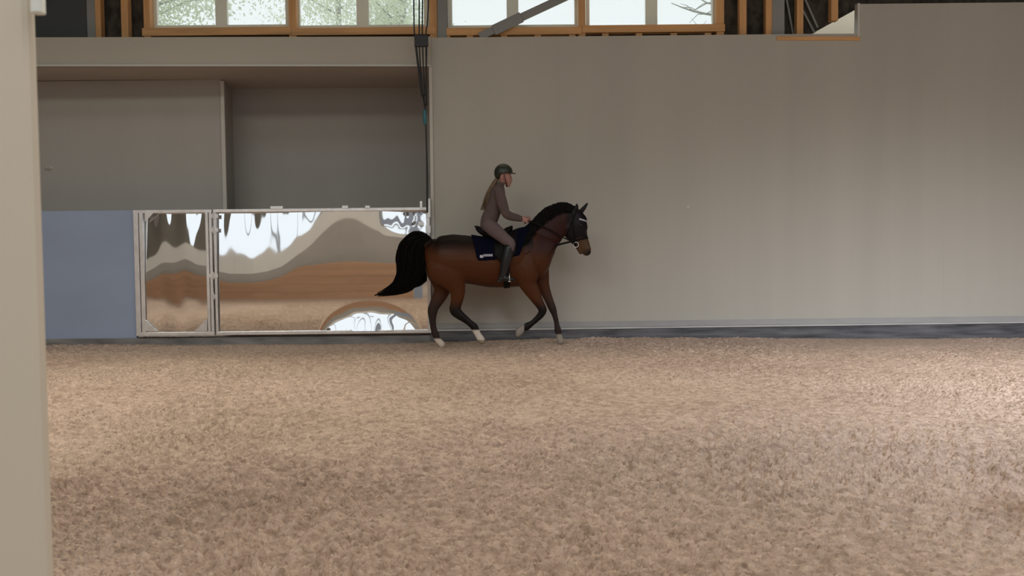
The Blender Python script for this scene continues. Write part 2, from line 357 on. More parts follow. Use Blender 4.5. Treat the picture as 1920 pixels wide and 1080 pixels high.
# ------------------------------------------------------------ upper wall: windows, studs, insulation, steel
UY = 16.34; ZT = 6.7
def win(n, px_panes, pxl, pxr, label_side):
    """double window: timber surround is separate; pale frame with two panes"""
    zb_ = px_z((pxl+pxr)/2, 54, UY); zt_ = ZT-.1
    bm = bmesh.new(); xa, xb = px_x(pxl, 30, UY), px_x(pxr, 30, UY); zp = px_z((pxl+pxr)/2, 47.5, UY)
    pr = [(px_x(a, 25, UY), px_x(b_, 25, UY)) for a, b_ in px_panes]
    box(bm, xa, pr[0][0], UY-.04, UY+.05, zb_, zt_); box(bm, pr[0][1], pr[1][0], UY-.04, UY+.05, zb_, zt_); box(bm, pr[1][1], xb, UY-.04, UY+.05, zb_, zt_)
    for a, b_ in pr: box(bm, a, b_, UY-.04, UY+.05, zb_, zp); box(bm, a, b_, UY-.04, UY+.05, zt_-.07, zt_)
    fr = struct('window_%d' % n, bm, MT['vinyl'], .006)
    for a, b_ in pr:
        bm = bmesh.new(); box(bm, a-.01, b_+.01, UY, UY+.008, zp-.01, zt_-.06); finish('pane', bm, MT['glass'], fr)
win(1, [(296, 405), (427, 536)], 287, 545, '')
win(2, [(563, 669), (692, 795)], 556, 806, '')
win(3, [(848, 950), (972, 1077)], 838, 1083, '')
win(4, [(1105, 1210), (1232, 1335)], 1098, 1341, '')
# insulation backing between the studs
def backing(n, pts, m='wool', y0=UY+.02, y1=UY+.12):
    bm = bmesh.new(); prism(bm, pts, y0, y1); struct(n, bm, MT[m])
zL = ztop-.4
backing('wall_upper_left', [(-12, zL), (px_x(276, 30, UY), zL), (px_x(276, 30, UY), ZT), (-12, ZT)])
zw = px_z(560, 55, UY)
backing('wall_under_windows', [(px_x(276, 30, UY), zL), (px_x(1355, 30, UY), zL), (px_x(1355, 30, UY), px_z(1355, 52, UY)), (px_x(276, 30, UY), zw-.02)])
backing('wall_between_windows', [(px_x(810, 30, UY), zL), (px_x(838, 30, UY), zL), (px_x(838, 30, UY), ZT), (px_x(810, 30, UY), ZT)])
A, B_, Cc = P(1506, 72, UY), P(1607, 66, UY), P(1607, 16, UY)
# right part with its triangular gap to the daylight
xm = px_x(1355, 30, UY)
backing('wall_upper_right', [(xm, zL), (12, zL), (12, ZT), (Cc.x, ZT), (Cc.x, B_.z-.03), (A.x, A.z-.03), (A.x, A.z), (Cc.x-.0, Cc.z), (Cc.x-.001, ZT), (xm, ZT)])
bm = bmesh.new(); box(bm, -12, 12, UY+.02, UY+.12, ZT, 7.7); struct('wall_upper', bm, MT['darkwall'])
bm = bmesh.new(); 
vs_ = [bm.verts.new(p) for p in ((4.72, 16.7, 4.1), (11, 16.7, 4.1), (11, 21.5, 8.6), (6.05, 21.5, 8.6))]  # sloping board added to catch sky light behind the triangular gap
vt_ = [bm.verts.new(v_.co+Vector((0, .05, -.06))) for v_ in vs_]
bm.faces.new(vs_); bm.faces.new(vt_[::-1])
for i in range(4): bm.faces.new((vs_[i], vt_[i], vt_[(i+1)%4], vs_[(i+1)%4]))
tag(finish('tilted_cream_board', bm, MT['cream']), 'cream board added outside, tilted to the sky, seen through the triangular gap at upper right', 'roof')
studs = [(180, 192, 'leftmost bare orange timber stud above the beige header'), (230, 243, 'second bare timber stud from the left, beside the leftmost window'),
         (272, 284, 'timber jamb stud at the left edge of the windows above the header'), (543, 557, 'timber stud between the two windows above the header'),
         (806, 820, 'timber stud left of the grey steel column'), (1084, 1097, 'timber stud between the two windows right of the column'),
         (1342, 1356, 'timber jamb stud at the right edge of the right windows'), (1385, 1398, 'bare timber stud just right of the rightmost window'),
         (1434, 1447, 'bare timber stud left of the dark column at upper right'), (1492, 1504, 'bare timber stud above the notch in the wall top'),
         (1556, 1569, 'bare timber stud above the pale triangular gap')]
for a, b_, lab in studs:
    xa, xb = px_x(a, 30, UY-.15), px_x(b_, 30, UY-.15); zs = ztop-.3
    if a == 1556: zs = px_z(1563, 40, UY-.15)
    bm = bmesh.new(); box(bm, xa, xb, UY-.22, UY-.06, zs, ZT)
    tag(finish('timber_stud', bm, MT['timber'], bevel=.004), lab, 'timber stud', 'upright timber studs of the upper wall')
for pa, pb, ya, yb, lab in [(272, 549.5, 54, 68, 'left timber sill under the windows above the header'), (550, 818, 54, 67, 'timber sill under the second window left of the column'),
                    (838, 1090, 54, 67, 'timber sill behind the diagonal steel brace'), (1090.5, 1356, 49, 62, 'timber sill under the rightmost window')]:
    bm = bmesh.new(); xm_ = (pa+pb)/2
    box(bm, px_x(pa, 60, UY-.1), px_x(pb, 60, UY-.1), UY-.24, UY-.045, px_z(xm_, yb-2, UY-.24), px_z(xm_, ya-3, UY-.24))
    tag(finish('window_sill', bm, MT['timberh'], bevel=.004), lab, 'sill', 'timber sills under the upper windows')
for i, a in enumerate((838, 881, 945, 1008, 1073, 1135, 1198, 1263, 1327)):
    bm = bmesh.new(); z1 = px_z(a, 63-.006*(a-838)*.6, UY-.2)-.004
    box(bm, px_x(a-6, 68, UY-.2), px_x(a+6, 68, UY-.2), UY-.22, UY-.06, ztop-.2, z1)
    where = ['beside the steel column', 'left of the foot of the diagonal brace', 'right of the foot of the diagonal brace', 'third to the right of the brace foot' ][i] if i < 3 else '%s of the row from the left' % ['fourth','fifth','sixth','seventh','eighth','ninth'][i-3]
    tag(finish('timber_block', bm, MT['timber'], bevel=.003), 'short timber block under the right window sill, ' + where, 'timber block', 'short timber blocks under the right window sill')
# sill of the notch at the right
bm = bmesh.new(); beam(bm, P(1456, 72, 16.0)+Vector((0,.06,0)), P(1612, 72.5, 16.0)+Vector((-.002,.06,0)), .06, .16)
tag(finish('notch_sill', bm, MT['timberh'], bevel=.003), 'orange timber sill lying on the notch in the wall top at right', 'sill')
def column(pa, pb, y0, y1, m, lab, cat='column', name='steel_column'):
    bm = bmesh.new(); xa, xb = px_x(pa, 30, y0), px_x(pb, 30, y0); t = .012; ym = (y0+y1)/2; xc = (xa+xb)/2
    box(bm, xa, xb, y0, y0+t, ztop-.2, 7.6); box(bm, xa, xb, y1-t, y1, ztop-.2, 7.6); box(bm, xc-t, xc+t, y0+t, y1-t, ztop-.2, 7.6)
    return tag(finish(name, bm, MT[m], bevel=.002), lab, cat)
column(820, 838, 16.11, 16.28, 'steel', 'grey steel column between the left and right windows')
column(1448, 1471, 16.11, 16.28, 'steel', 'dark steel column at upper right beside the notch')
column(163, 178, 16.11, 16.28, 'steel', 'dark steel column at upper left beside the dark sheet')
bm = bmesh.new(); box(bm, -12, px_x(163, 30, 16.12)-.003, 16.14, 16.2, ztop-.15, 7.6)
tag(finish('dark_sheet', bm, MT['darksteel']), 'dark blue-grey sheet above the header at upper left', 'sheet')
# diagonal steel brace
bp0 = P(897, 70, 16.06); bp1 = P(1076, -13, 16.06); t_ = (bp1-bp0).normalized()
r0 = empty('steel_brace', bp0, 'grey diagonal steel brace crossing the right windows', 'brace')
bm = bmesh.new(); beam(bm, bp0 + t_*.02, bp0 + t_*5.0, .12, .06); finish('brace_tube', bm, MT['steel'], r0, bevel=.006)
bm = bmesh.new(); beam(bm, P(925, 57, 16.02), P(978, 32, 16.02), .165, .02); finish('joint_plate', bm, MT['steel'], r0, bevel=.004)
# slanting dark bars seen behind the notch
for i, (a, b_) in enumerate((((1474, -4), (1488, 70)), ((1508, -4), (1533, 52)), ((1500, 10), (1527, 62)))):
    bm = bmesh.new(); beam(bm, P(*a, UY-.03), P(*b_, UY-.03), .03, .03)
    tag(finish('slanting_rod', bm, MT['steel']), ['thin slanting grey rod left of the notch stud', 'upper thin slanting grey rod right of the notch stud', 'lower thin slanting grey rod right of the notch stud'][i], 'rod', 'thin rods behind the notch')
# pale end post of the higher wall part
bm = bmesh.new(); box(bm, px_x(1607.5, 40), xstep, WY-.012, WY+.12, px_z(1610, 71), px_z(1610, 6))
struct('trim_9', bm, MT['trim'], .004)
bm = bmesh.new(); blob(bm, P(1290, 388, 15.99), .018, .012, .012); tag(finish('wall_hook', bm, MT['white'], smooth=True), 'tiny white hook on the beige wall right of the horse', 'hook')

# ------------------------------------------------------------ the viewer's side and the rest of the hall (seen only as reflection and light)
def planks(bm, xa, xb, z0, z1, y0, y1, n):
    h = (z1-z0)/n
    for i in range(n): box(bm, xa, xb, y0, y1, z0+i*h+.004, z0+(i+1)*h-.004)
KY = 4.98
bm = bmesh.new(); planks(bm, -14, -2.9, -.02, .98, KY-.06, KY, 5); struct('wall_front_left', bm, MT['kick'], .004)
bm = bmesh.new(); planks(bm, 3.0, 14, -.02, .98, KY-.06, KY, 5); struct('wall_front_right', bm, MT['kick'], .004)
OY = 4.4
def wallbox(n, xa, xb, z0, z1, m, y0=OY-.1, y1=OY): 
    bm = bmesh.new(); box(bm, xa, xb, y0, y1, z0, z1); struct(n, bm, MT[m])
wallbox('wall_front_lower', -14, -3.1, 0, 2.15, 'greywall')
wallbox('wall_front_band', -14, -3.1, 2.15, 2.78, 'lightwall')
wallbox('wall_front_dark', -14, -7.9, 2.78, 7.6, 'darkwall')
wallbox('wall_front_top', -7.9, -3.1, 5.6, 7.6, 'darkwall')
wallbox('wall_rear', -14, 14, 0, 3.4, 'greywall', -3.1, -3.0); wallbox('wall_rear_top', -14, 14, 6.6, 7.7, 'darkwall', -3.1, -3.0)
bm = bmesh.new()
for x_ in np.arange(-7.9, -3.0, 1.2): box(bm, x_-.03, x_+.03, OY-.08, OY-.02, 2.78, 5.6)
box(bm, -7.9, -3.1, OY-.08, OY-.02, 4.1, 4.16); tag(finish('window_5', bm, MT['darkwall']), kind='structure')
wallbox('wall_end_left', -12.2, -12, -.2, 7.7, 'greywall', -3.1, 18.5); wallbox('wall_end_right', 12, 12.2, -.2, 7.7, 'greywall', -3.1, 16.6)
bm = bmesh.new(); box(bm, -12.2, 12.2, -3.1, 6.7, 7.62, 7.7); box(bm, -12.2, 12.2, 9.3, 16.6, 7.62, 7.7); struct('ceiling', bm, MT['roof'])
# blue column at the end of the kickboard on the viewer's side
bm = bmesh.new(); box(bm, -2.86, -2.42, KY-.32, KY-.02, -.05, 7.6)
tag(finish('blue_column', bm, MT['bluepanel'], bevel=.01), 'blue-grey column on the viewer side, seen reflected at the right end of the wide gate', 'column')

# ------------------------------------------------------------ outdoors beyond the upper windows
bm = bmesh.new(); box(bm, -40, 40, 19, 60, -.3, -.2); tag(finish('grass_field', bm, MT['grass']), kind='structure')
def tree(x, y, h, cr, nleaf, lab, bare=False, seed=1):
    rs = random.Random(seed); r = empty('leafy_tree' if not bare else 'bare_tree', (x, y, -.2), lab, 'tree', None)
    bm = bmesh.new(); tube(bm, [(x,y,-.2,.22),(x+.1,y,h*.4,.17),(x-.1,y,h*.8,.09),(x,y,h,.03)], seg=8, sub=2)
    tips = []
    for k in range(26):
        a = rs.uniform(0, 2*math.pi); z0 = h*rs.uniform(.35, .9); L = cr*rs.uniform(.5, 1)
        p = Vector((x, y, z0)); d = Vector((math.cos(a), math.sin(a), rs.uniform(.1, .6))).normalized(); pts = []
        for s in range(5):
            pts.append((p.x, p.y, p.z, .035*(1-s/5.5))); p = p + d*L/4; d = (d + Vector((rs.uniform(-.3,.3), rs.uniform(-.3,.3), rs.uniform(-.1,.25)))).normalized(); tips.append(p.copy())
        tube(bm, pts, seg=5, sub=1, caps=False)
        for q_ in range(5):
            s = Vector(pts[rs.randint(1, 4)][:3]); e_ = s + Vector((rs.uniform(-1,1), rs.uniform(-1,1), rs.uniform(-.3,.7)))*cr*.3
            mdl = (s+e_)/2 + Vector((0,0,rs.uniform(-.1,.1)))
            tube(bm, [(*s, .012), (*mdl, .009), (*e_, .004)], seg=4, sub=1, caps=False)
    finish('trunk', bm, MT['bark'], r)
    if nleaf:
        V = []; Fc = []
        for k in range(nleaf):
            c = rs.choice(tips); p = c + Vector((rs.gauss(0,1), rs.gauss(0,1), rs.gauss(0,1)))*cr*.17
            s = rs.uniform(.03, .075); u = Vector((rs.gauss(0,1), rs.gauss(0,1), rs.gauss(0,1))).normalized(); v_ = u.orthogonal().normalized()
            n = len(V); V += [p-u*s, p+v_*s*.5, p+u*s, p-v_*s*.5]; Fc.append((n, n+1, n+2, n+3))
        me = bpy.data.meshes.new('crown'); me.from_pydata(V, [], Fc); link('crown', me, MT['leaf'], r)
tree(-9.2, 26, 9.5, 2.3, 26000, 'pale green tree outside behind the leftmost window', seed=2)
tree(-5.4, 33, 11, 2.8, 30000, 'pale green tree outside behind the second window from the left', seed=3)
tree(-2.6, 26, 9.0, 1.6, 13000, 'pale green tree outside behind the hanging cables', seed=5)
tree(4.9, 24, 8.8, 2.1, 0, 'bare tree outside behind the rightmost window', True, seed=4)

# ------------------------------------------------------------ gates of polished metal sheet, dented
GY = 15.93
BX = [262, 300, 345, 390, 405, 430, 470, 500, 525, 555, 580, 600, 625, 645, 665, 690, 720, 770, 805]
BYv = [514, 492, 484, 497, 505, 511, 511, 507, 498, 478, 457, 434, 410, 401, 402, 419, 434, 446, 450]
def mirror_sheet(name, pxa, pxb, pya, pyb, parent, seed):
    nu, nv = 260, 240
    us = np.linspace(pxa, pxb, nu); vs = np.linspace(pya, pyb, nv); U, V = np.meshgrid(us, vs)
    Bx = np.interp(U, BX, BYv); k = np.ones(9)/9
    Bs = np.array([np.convolve(np.pad(row, 4, 'edge'), k, 'valid') for row in Bx])
    D0 = Bs - 400.0                                  # how far the sheet throws the picture down
    bot = np.maximum(487, Bs + 12) + 18
    fall = np.clip((bot - V)/(bot - Bs + 1e-6), 0, 1)
    D = D0*np.where(V < Bs, 1.0, fall)
    D += (1 - np.clip(np.abs(V-440)/90, 0, 1))*6*np.sin(U/9+seed)*(U < 560)
    D += np.clip((Bs - V)/55, 0, 1)*(26*perlin(U/46, V/70, seed) + 16*perlin(U/18, V/40, seed+1))
    dome = np.sqrt(np.clip(1 - ((U-690)/98)**2, 0, 1))*62          # bulge at the lower right
    ed = 628 - dome
    D += np.clip((U-712)/45, 0, 1)*np.clip((448-V)/22, 0, 1)*(125 + 45*perlin(U/14, V/12, 31))
    D += np.clip((V - ed)/30, 0, 1)**1.3*(285 + 70*perlin(U/25, V/14, seed+2))*(np.abs(U-690) < 97)
    if seed == 3:                                   # the narrow leaf is dented round its middle
        D += 25*perlin(U/35, V/45, 21)
    slope = D/1548.0                                # tilt wanted, radians
    dz = (vs[1]-vs[0])/119.3
    h = np.cumsum(slope, axis=0)*dz                 # lean grows from the top down
    h = h - h.mean(axis=0, keepdims=True)
    for _ in range(3): h[:, 1:-1] = (h[:, :-2]+h[:, 1:-1]*2+h[:, 2:])/4
    mx_ = np.array([h.mean()]*nu)
    Pa, Pb, Pc = P(pxa, pya, GY), P(pxb, pya, GY), P(pxa, pyb, GY)
    X = Pa.x + (U-pxa)/(pxb-pxa)*(Pb.x-Pa.x); Zz = Pa.z + (V-pya)/(pyb-pya)*(Pc.z-Pa.z)
    # facing the viewer (towards -y); a sheet leaning back at its top looks up
    Yv = GY + .01 - h*1.0
    verts = np.stack([X, Yv, Zz], -1).reshape(-1, 3); idx = np.arange(nu*nv).reshape(nv, nu)
    q = np.stack([idx[:-1, :-1], idx[1:, :-1], idx[1:, 1:], idx[:-1, 1:]], -1).reshape(-1, 4)
    me = bpy.data.meshes.new(name); me.from_pydata(verts.tolist(), [], q.tolist()); o = link(name, me, MT['mirror'], parent, True)
    s = o.modifiers.new('thickness', 'SOLIDIFY'); s.thickness = .004; s.offset = -1
    return o
def gate(name, lab, xa, xb, ya, yb, stiles, sheet, seed):
    zA = px_z((xa+xb)/2, ya, GY); zB = px_z((xa+xb)/2, yb, GY); X0, X1 = px_x(xa, 510, GY), px_x(xb, 510, GY)
    r = empty(name, ((X0+X1)/2, GY, zB), lab, 'gate', None)
    bm = bmesh.new(); box(bm, X0, X1, GY-.045, GY+.03, zA-.05, zA); finish('top_rail', bm, MT['alu'], r, bevel=.006)
    bm = bmesh.new(); box(bm, X0, X1, GY-.045, GY+.03, zB, zB+.055); finish('bottom_rail', bm, MT['alu'], r, bevel=.006)
    for a, b_ in stiles:
        bm = bmesh.new(); box(bm, px_x(a, 510, GY), px_x(b_, 510, GY), GY-.05, GY+.025, zB+.05, zA-.045); finish('stile', bm, MT['alu'], r, bevel=.008)
    mirror_sheet('mirror_panel', *sheet, r, seed)
    return r, zA, zB
g1, zA, zB = gate('gate_leaf', 'narrow polished metal gate leaf with corner plates, left of the wide one', 254, 401, 393.5, 629, [(254.3, 263.5), (265, 272.5), (388.5, 394), (395.5, 400.7)], (270, 392, 396, 627), 3)
for cx_, cy_, sx_, sy_, mk in ((272, 621, 1, -1, 'alu'), (389, 621, -1, -1, 'alu'), (272, 399, 1, 1, 'alu')):
    c = P(cx_, cy_, GY-.03); s = .20 if sy_ < 0 else .14; bm = bmesh.new()
    prism(bm, [(c.x, c.z), (c.x+sx_*s, c.z), (c.x, c.z-sy_*s)], GY-.045, GY-.03); finish('corner_plate', bm, MT[mk], g1, bevel=.002)
g2, zA2, zB2 = gate('wide_gate', 'wide dented polished metal gate behind the horse tail', 403.5, 808, 390.5, 626, [(403.7, 408.5), (801, 807.7)], (407, 803, 393, 624), 6)
for cy_ in (405, 431, 517, 556):
    bm = bmesh.new(); c = P(400, cy_, GY-.06); w_ = .07 if cy_ != 556 else .03
    tube(bm, [(c.x, c.y, c.z-.05, .014), (c.x, c.y, c.z+.05, .014)], seg=10, sub=1)
    box(bm, c.x-w_, c.x+w_, GY-.055, GY-.045, c.z-.03, c.z+.03); finish('hinge', bm, MT['alu'], g2, smooth=False)
for a, b_, c_ in ((520, 388, .10), (648, 387, .05), (690, 387, .04)):
    bm = bmesh.new(); c = P(a, b_+2, GY); box(bm, c.x-c_, c.x+c_, GY-.055, GY+.03, c.z-.02, c.z+.03); finish('rail_clip', bm, MT['alu'], g2, bevel=.006)
bm = bmesh.new(); c = P(790, 389, GY); box(bm, c.x-.02, c.x+.02, GY-.05, GY-.01, c.z-.03, c.z+.10); finish('latch_rod', bm, MT['alu'], g2, bevel=.005)
bm = bmesh.new(); c = P(804, 389, GY); box(bm, c.x-.03, c.x+.03, GY-.06, GY+.02, c.z-.16, c.z+.14); finish('latch_post', bm, MT['alu'], g2, bevel=.006)

for a, b_, h_ in ((790, 419, .06), (804, 430, .12)):
    bm = bmesh.new(); c = P(a, b_, GY); box(bm, c.x-.045, c.x+.035, GY-.062, GY-.05, c.z-h_/2, c.z+h_/2); finish('latch_plate', bm, MT['alu'], g2, bevel=.004)

# ------------------------------------------------------------ hanging cables
CY = 15.6
r = empty('hanging_cable_bundle', P(800, 392, CY), 'black hoist cables with dark clamp hanging beside the wide gate', 'cable bundle')
lines = [[(775,-260),(776,20),(778,70),(783,120),(791,180)], [(786,-260),(786,20),(786,70),(788,120),(794,182)], [(795,-260),(792,20),(792,70),(794,130),(797,182)], [(806,-260),(803,10),(799,60),(799,120),(800,180)],
         [(780,80),(786,130),(793,178),(797,205),(799,250),(800.5,330),(800.5,398)], [(800,90),(799,150),(798,185),(799,250),(801.5,330),(801.5,398)]]
for L in lines:
    bm = bmesh.new(); tube(bm, [(*P(a, b_, CY), .011) for a, b_ in L], seg=8, sub=4); finish('cable', bm, MT['black'], r, smooth=True)
bm = bmesh.new(); a, b_ = P(777, 66, CY), P(803, 88, CY); box(bm, a.x, b_.x, CY-.03, CY+.03, b_.z, a.z); finish('cable_clamp', bm, MT['black'], r, bevel=.01)
bm = bmesh.new(); tube(bm, [(*P(797, 180, CY), .03), (*P(798, 196, CY), .03)], seg=10, sub=2); finish('connector', bm, MT['black'], r, smooth=True)
bm = bmesh.new(); tube(bm, [(*P(796, 208, CY), .027), (*P(797, 231, CY), .027)], seg=10, sub=2); finish('turnbuckle', bm, MT['teal'], r, smooth=True)

# ------------------------------------------------------------ foreground post
PY = 1.6
xa, xb = P(80, 300, PY+.03).x, P(80, 300, PY+.03).x-.35
r = empty('foreground_post', ((xa+xb)/2, PY+.1, -.02), 'pale beige painted post out of focus at the left edge', 'post')
bm = bmesh.new(); box(bm, xb, xa, PY, PY+.03, -.05, 7.6); finish('shaft', bm, MT['post'], r, bevel=.012)
bm = bmesh.new(); a, b_ = P(62, 27, PY-.01), P(77, -60, PY-.01); box(bm, a.x, b_.x+.002, PY-.02, PY, a.z, b_.z); finish('white_bracket', bm, MT['white'], r, bevel=.003)
bm = bmesh.new(); c = P(80, 316, PY+.05); tube(bm, [(xa-.004, PY+.05, c.z, .0035), (xa+.003, PY+.05, c.z, .0035)], seg=8, sub=1); finish('screw', bm, MT['steel'], r)

# ------------------------------------------------------------ HORSE
HY = 15.0
def H(x, y, lat=0): return P(x, y, HY+lat)              # photo pixel at the horse's track
def c1(cx, cy): return 680 + cx/2.769, 280 + cy/2.769
K = HY/F                                                # metres per pixel on the track
horse = empty('horse', H(925, 645), 'dark bay horse cantering right along the wall with white hind pasterns', 'horse')
horse.location.z = 0; bpy.context.view_layer.update()
bm = bmesh.new()
st = []
for cx, tp, bt, hw in [(330,515,625,.10),(343,484,655,.17),(385,456,690,.25),(425,446,700,.285),(475,441,706,.30),(530,446,698,.295),(590,456,704,.29),(660,460,716,.30),(730,452,718,.30),(790,432,716,.285),(840,412,716,.25),(885,408,714,.225),(925,425,703,.20),(946,465,692,.175),(962,500,668,.14),(972,535,640,.09)]:
    x_, yt = c1(cx, tp); _, yb_ = c1(cx, bt); st.append((*H(x_, (yt+yb_)/2), (yb_-yt)/2*K, hw))
tube(bm, st, seg=28, sub=4, cap=.12)
def chain(pts, lat=0, sub=4, seg=16, src='px'):
    out = []
    for p in pts:
        x_, y_ = (p[0], p[1]) if src == 'px' else c1(p[0], p[1])
        l = lat if len(p) < 5 else p[4]
        ra = p[2]*K*(1 if src == 'px' else 1/2.769); out.append((*H(x_, y_, l), ra, p[3]))
    tube(bm, out, seg=seg, sub=sub)
# neck and head
chain([(868,560,112,.19),(902,500,104,.16),(926,462,96,.13),(960,422,90,.105),(1000,383,80,.088),(1035,360,74,.08),(1065,345,62,.075),(1092,345,48,.07)], src='c1', seg=24)
chain([(1098,330,34,.07),(1106,362,50,.088),(1109,395,58,.098),(1113,428,57,.092),(1127,458,44,.070),(1142,486,35,.056),(1154,510,30,.054),(1163,532,24,.048)], src='c1', seg=20)
chain([(1070,405,32,.085),(1080,440,30,.075),(1102,478,20,.052),(1118,505,14,.040),(1129,528,12,.036),(1132,538,9,.03)], src='c1')
chain([(1158,520,24,.050),(1168,536,18,.046)], src='c1')
for sgn in (-1, 1):                                     # zygomatic ridge, nostril rim, eye socket
    chain([(1128,392,10,.018,sgn*.086),(1142,404,10,.016,sgn*.074),(1146,440,8,.014,sgn*.062)], src='c1', sub=2)
    chain([(1172,505,6,.010,sgn*.040),(1180,512,7,.010,sgn*.042),(1179,524,6,.010,sgn*.038)], src='c1', sub=2)
    e0 = (1106, 322, 13, .020, sgn*.050); e1 = ((1109,303,12,.016,sgn*.055), (1112,290,8,.012,sgn*.056), (1113,279,3,.006,sgn*.054)) if sgn < 0 else ((1146,308,13,.014,.060), (1160,290,9,.012,.064), (1169,277,3,.006,.064))
    if sgn > 0: e0 = (1130, 328, 15, .020, .050)
    chain([e0, *e1], src='c1', sub=3, seg=12)
    blob(bm, H(*c1(740, 560), sgn*.19), .34, .13, .22)  # ribs
# shoulders, quarters and legs
for sgn, L in ((-1, [(958,458,20,.05,-.13),(972,488,34,.10,-.17),(986,512,25,.105,-.17),(990,532,17,.075,-.16),(998,546,14,.06,-.155),(1006,560,11.2,.052,-.15),(1013,572,8.8,.044,-.15),(1017.5,581,8.2,.042,-.15),(1014,590,6.8,.034,-.15),(1004,600.5,5.6,.027,-.15),(996,607,5.6,.027,-.15),(988.5,612,7.2,.033,-.15),(983,615.5,6.4,.031,-.15),(978,618,6.6,.034,-.15),(974,622,7.6,.046,-.15),(971,627.5,5.4,.048,-.15)]),
                (1, [(984,470,26,.07,.12),(1003,498,28,.09,.15),(1014,520,17,.07,.15),(1018,534,12.5,.06,.15),(1025,552,9.6,.05,.15),(1031,567,8.2,.042,.15),(1036,579,7.6,.042,.15),(1039.5,589,5.8,.032,.15),(1042.5,600,5.1,.027,.15),(1044.5,610,5.2,.027,.15),(1046,619,6.8,.034,.15),(1047.5,627,6.0,.031,.15),(1049,633,6.4,.038,.15),(1050.5,640,7.6,.050,.15)]),
                (-2, [(826,470,26,.08,-.12),(836,496,38,.12,-.16),(846,516,33,.115,-.165),(853,532,21,.09,-.16),(858,547,14.5,.066,-.155),(857,561,12,.054,-.15),(854.5,572,11,.046,-.15),(853.5,582,11,.043,-.15),(861,590,9.2,.038,-.15),(872,598.5,7.3,.030,-.15),(882,606.5,6.6,.028,-.15),(889,613,7.4,.034,-.15),(892.5,620,6.8,.031,-.15),(896.5,628,6.2,.032,-.15),(901,635,7.0,.046,-.15),(904.5,640.5,6.2,.052,-.15)]),
                (2, [(818,480,24,.08,.11),(826,508,28,.11,.15),(829,530,21,.09,.155),(828,546,15.5,.07,.155),(821,561,13,.056,.15),(814,574,10.6,.047,.15),(811,584,9.8,.044,.15),(810.8,595,7.6,.036,.15),(811.5,607,6.4,.029,.15),(813.5,618,6.4,.029,.15),(817,628,7.2,.034,.15),(819.5,635,6.2,.031,.15),(824,641,6.3,.036,.15),(829,646,6.8,.050,.15)])):
    chain(L, seg=16, sub=3)
chain([(826,430+30,14,.08,0),(804,456,7,.05,0),(797,462,5,.035,0)], sub=2)   # dock
body = fuse('body', bm, .0115, MT['coat'], horse, smooth=5, fac=.5)
# coat colours: bay body, black points, white hind pasterns, tan muzzle
me = body.data; n = len(me.vertices); vc = np.empty(n*3, np.float32); me.vertices.foreach_get('co', vc); vc = vc.reshape(-1, 3)
def ss(a, b_, x): t = np.clip((x-a)/(b_-a), 0, 1); return t*t*(3-2*t)
X_, Y_, Z_ = vc.T; lat = Y_-HY
zx = lambda y_: H(925, y_).z
xx = lambda x_: H(x_, 500).x
col = np.tile(np.array([.078, .025, .008]), (n, 1)); nzv = perlin(X_*3.1, Z_*3.1, 3)*.5 + perlin(X_*9, Z_*9, 4)*.2
def blend(m, c):
    global col
    m = np.clip(m, 0, 1)[:, None]; col = col*(1-m) + np.array(c)*m
blend(ss(xx(985), xx(1035), X_)*.3, (.062,.022,.012))
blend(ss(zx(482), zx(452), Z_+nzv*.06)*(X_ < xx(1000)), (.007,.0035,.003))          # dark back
blend(ss(xx(985), xx(1015), X_)*ss(zx(492), zx(462), Z_+nzv*.05)*.85, (.026,.006,.006))  # dark red neck
blend(ss(xx(1058), xx(1068), X_-(Z_-zx(430))*.0)*ss(zx(520), zx(500), Z_)*.95, (.008,.006,.009)) # dark face
blend(ss(xx(1078), xx(1086), X_)*ss(zx(445), zx(453), Z_), (.085,.045,.022))        # tan nose
blend(ss(xx(1090), xx(1104), X_)*ss(zx(466), zx(474), Z_), (.015,.012,.012))       # black nostrils
blend(ss(zx(556), zx(582), Z_+nzv*.05), (.008,.006,.0055))                          # black legs
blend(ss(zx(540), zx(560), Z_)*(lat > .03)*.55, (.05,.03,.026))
hind = X_ < xx(915)
blend((hind & (lat < 0) & (X_ > xx(884)))*ss(zx(615), zx(618), Z_), (.62,.54,.47))
blend((hind & (lat > 0))*ss(zx(634), zx(637), Z_), (.60,.50,.42))
blend((hind & (lat < 0) & (X_ > xx(895)))*ss(zx(633), zx(636), Z_), (.30,.23,.17))
blend((~hind & (lat > 0))*ss(zx(628), zx(631), Z_), (.30,.255,.21))
blend((~hind & (lat < 0) & (X_ < xx(981.5)))*ss(zx(560), zx(612), Z_), (.27,.235,.20))
at = me.color_attributes.new('coat', 'FLOAT_COLOR', 'POINT'); at.data.foreach_set('color', np.hstack([col, np.ones((n, 1))]).astype(np.float32).ravel())
HB = bvh_of(body)
for sgn in (-1, 1):
    p = H(*c1(1142, 392), sgn*.5); hit = HB.ray_cast(p, Vector((0, -sgn, 0)))[0]
    if hit:
        bm = bmesh.new(); blob(bm, hit + Vector((0, sgn*.002, 0)), .021, .014, .017); finish('eye', bm, MT['eye'], horse, smooth=True)
def lock(bm, pts, r, flat=.45, lat=(0,1,0)):
    n = len(pts); st = [(*p, r*(1-.85*(i/(n-1))**1.6)*(1 if i else .8), r*flat*(1-.85*(i/(n-1))**1.6)) for i, p in enumerate(pts)]
    tube(bm, st, lat=lat, seg=5, sub=3, caps=False)
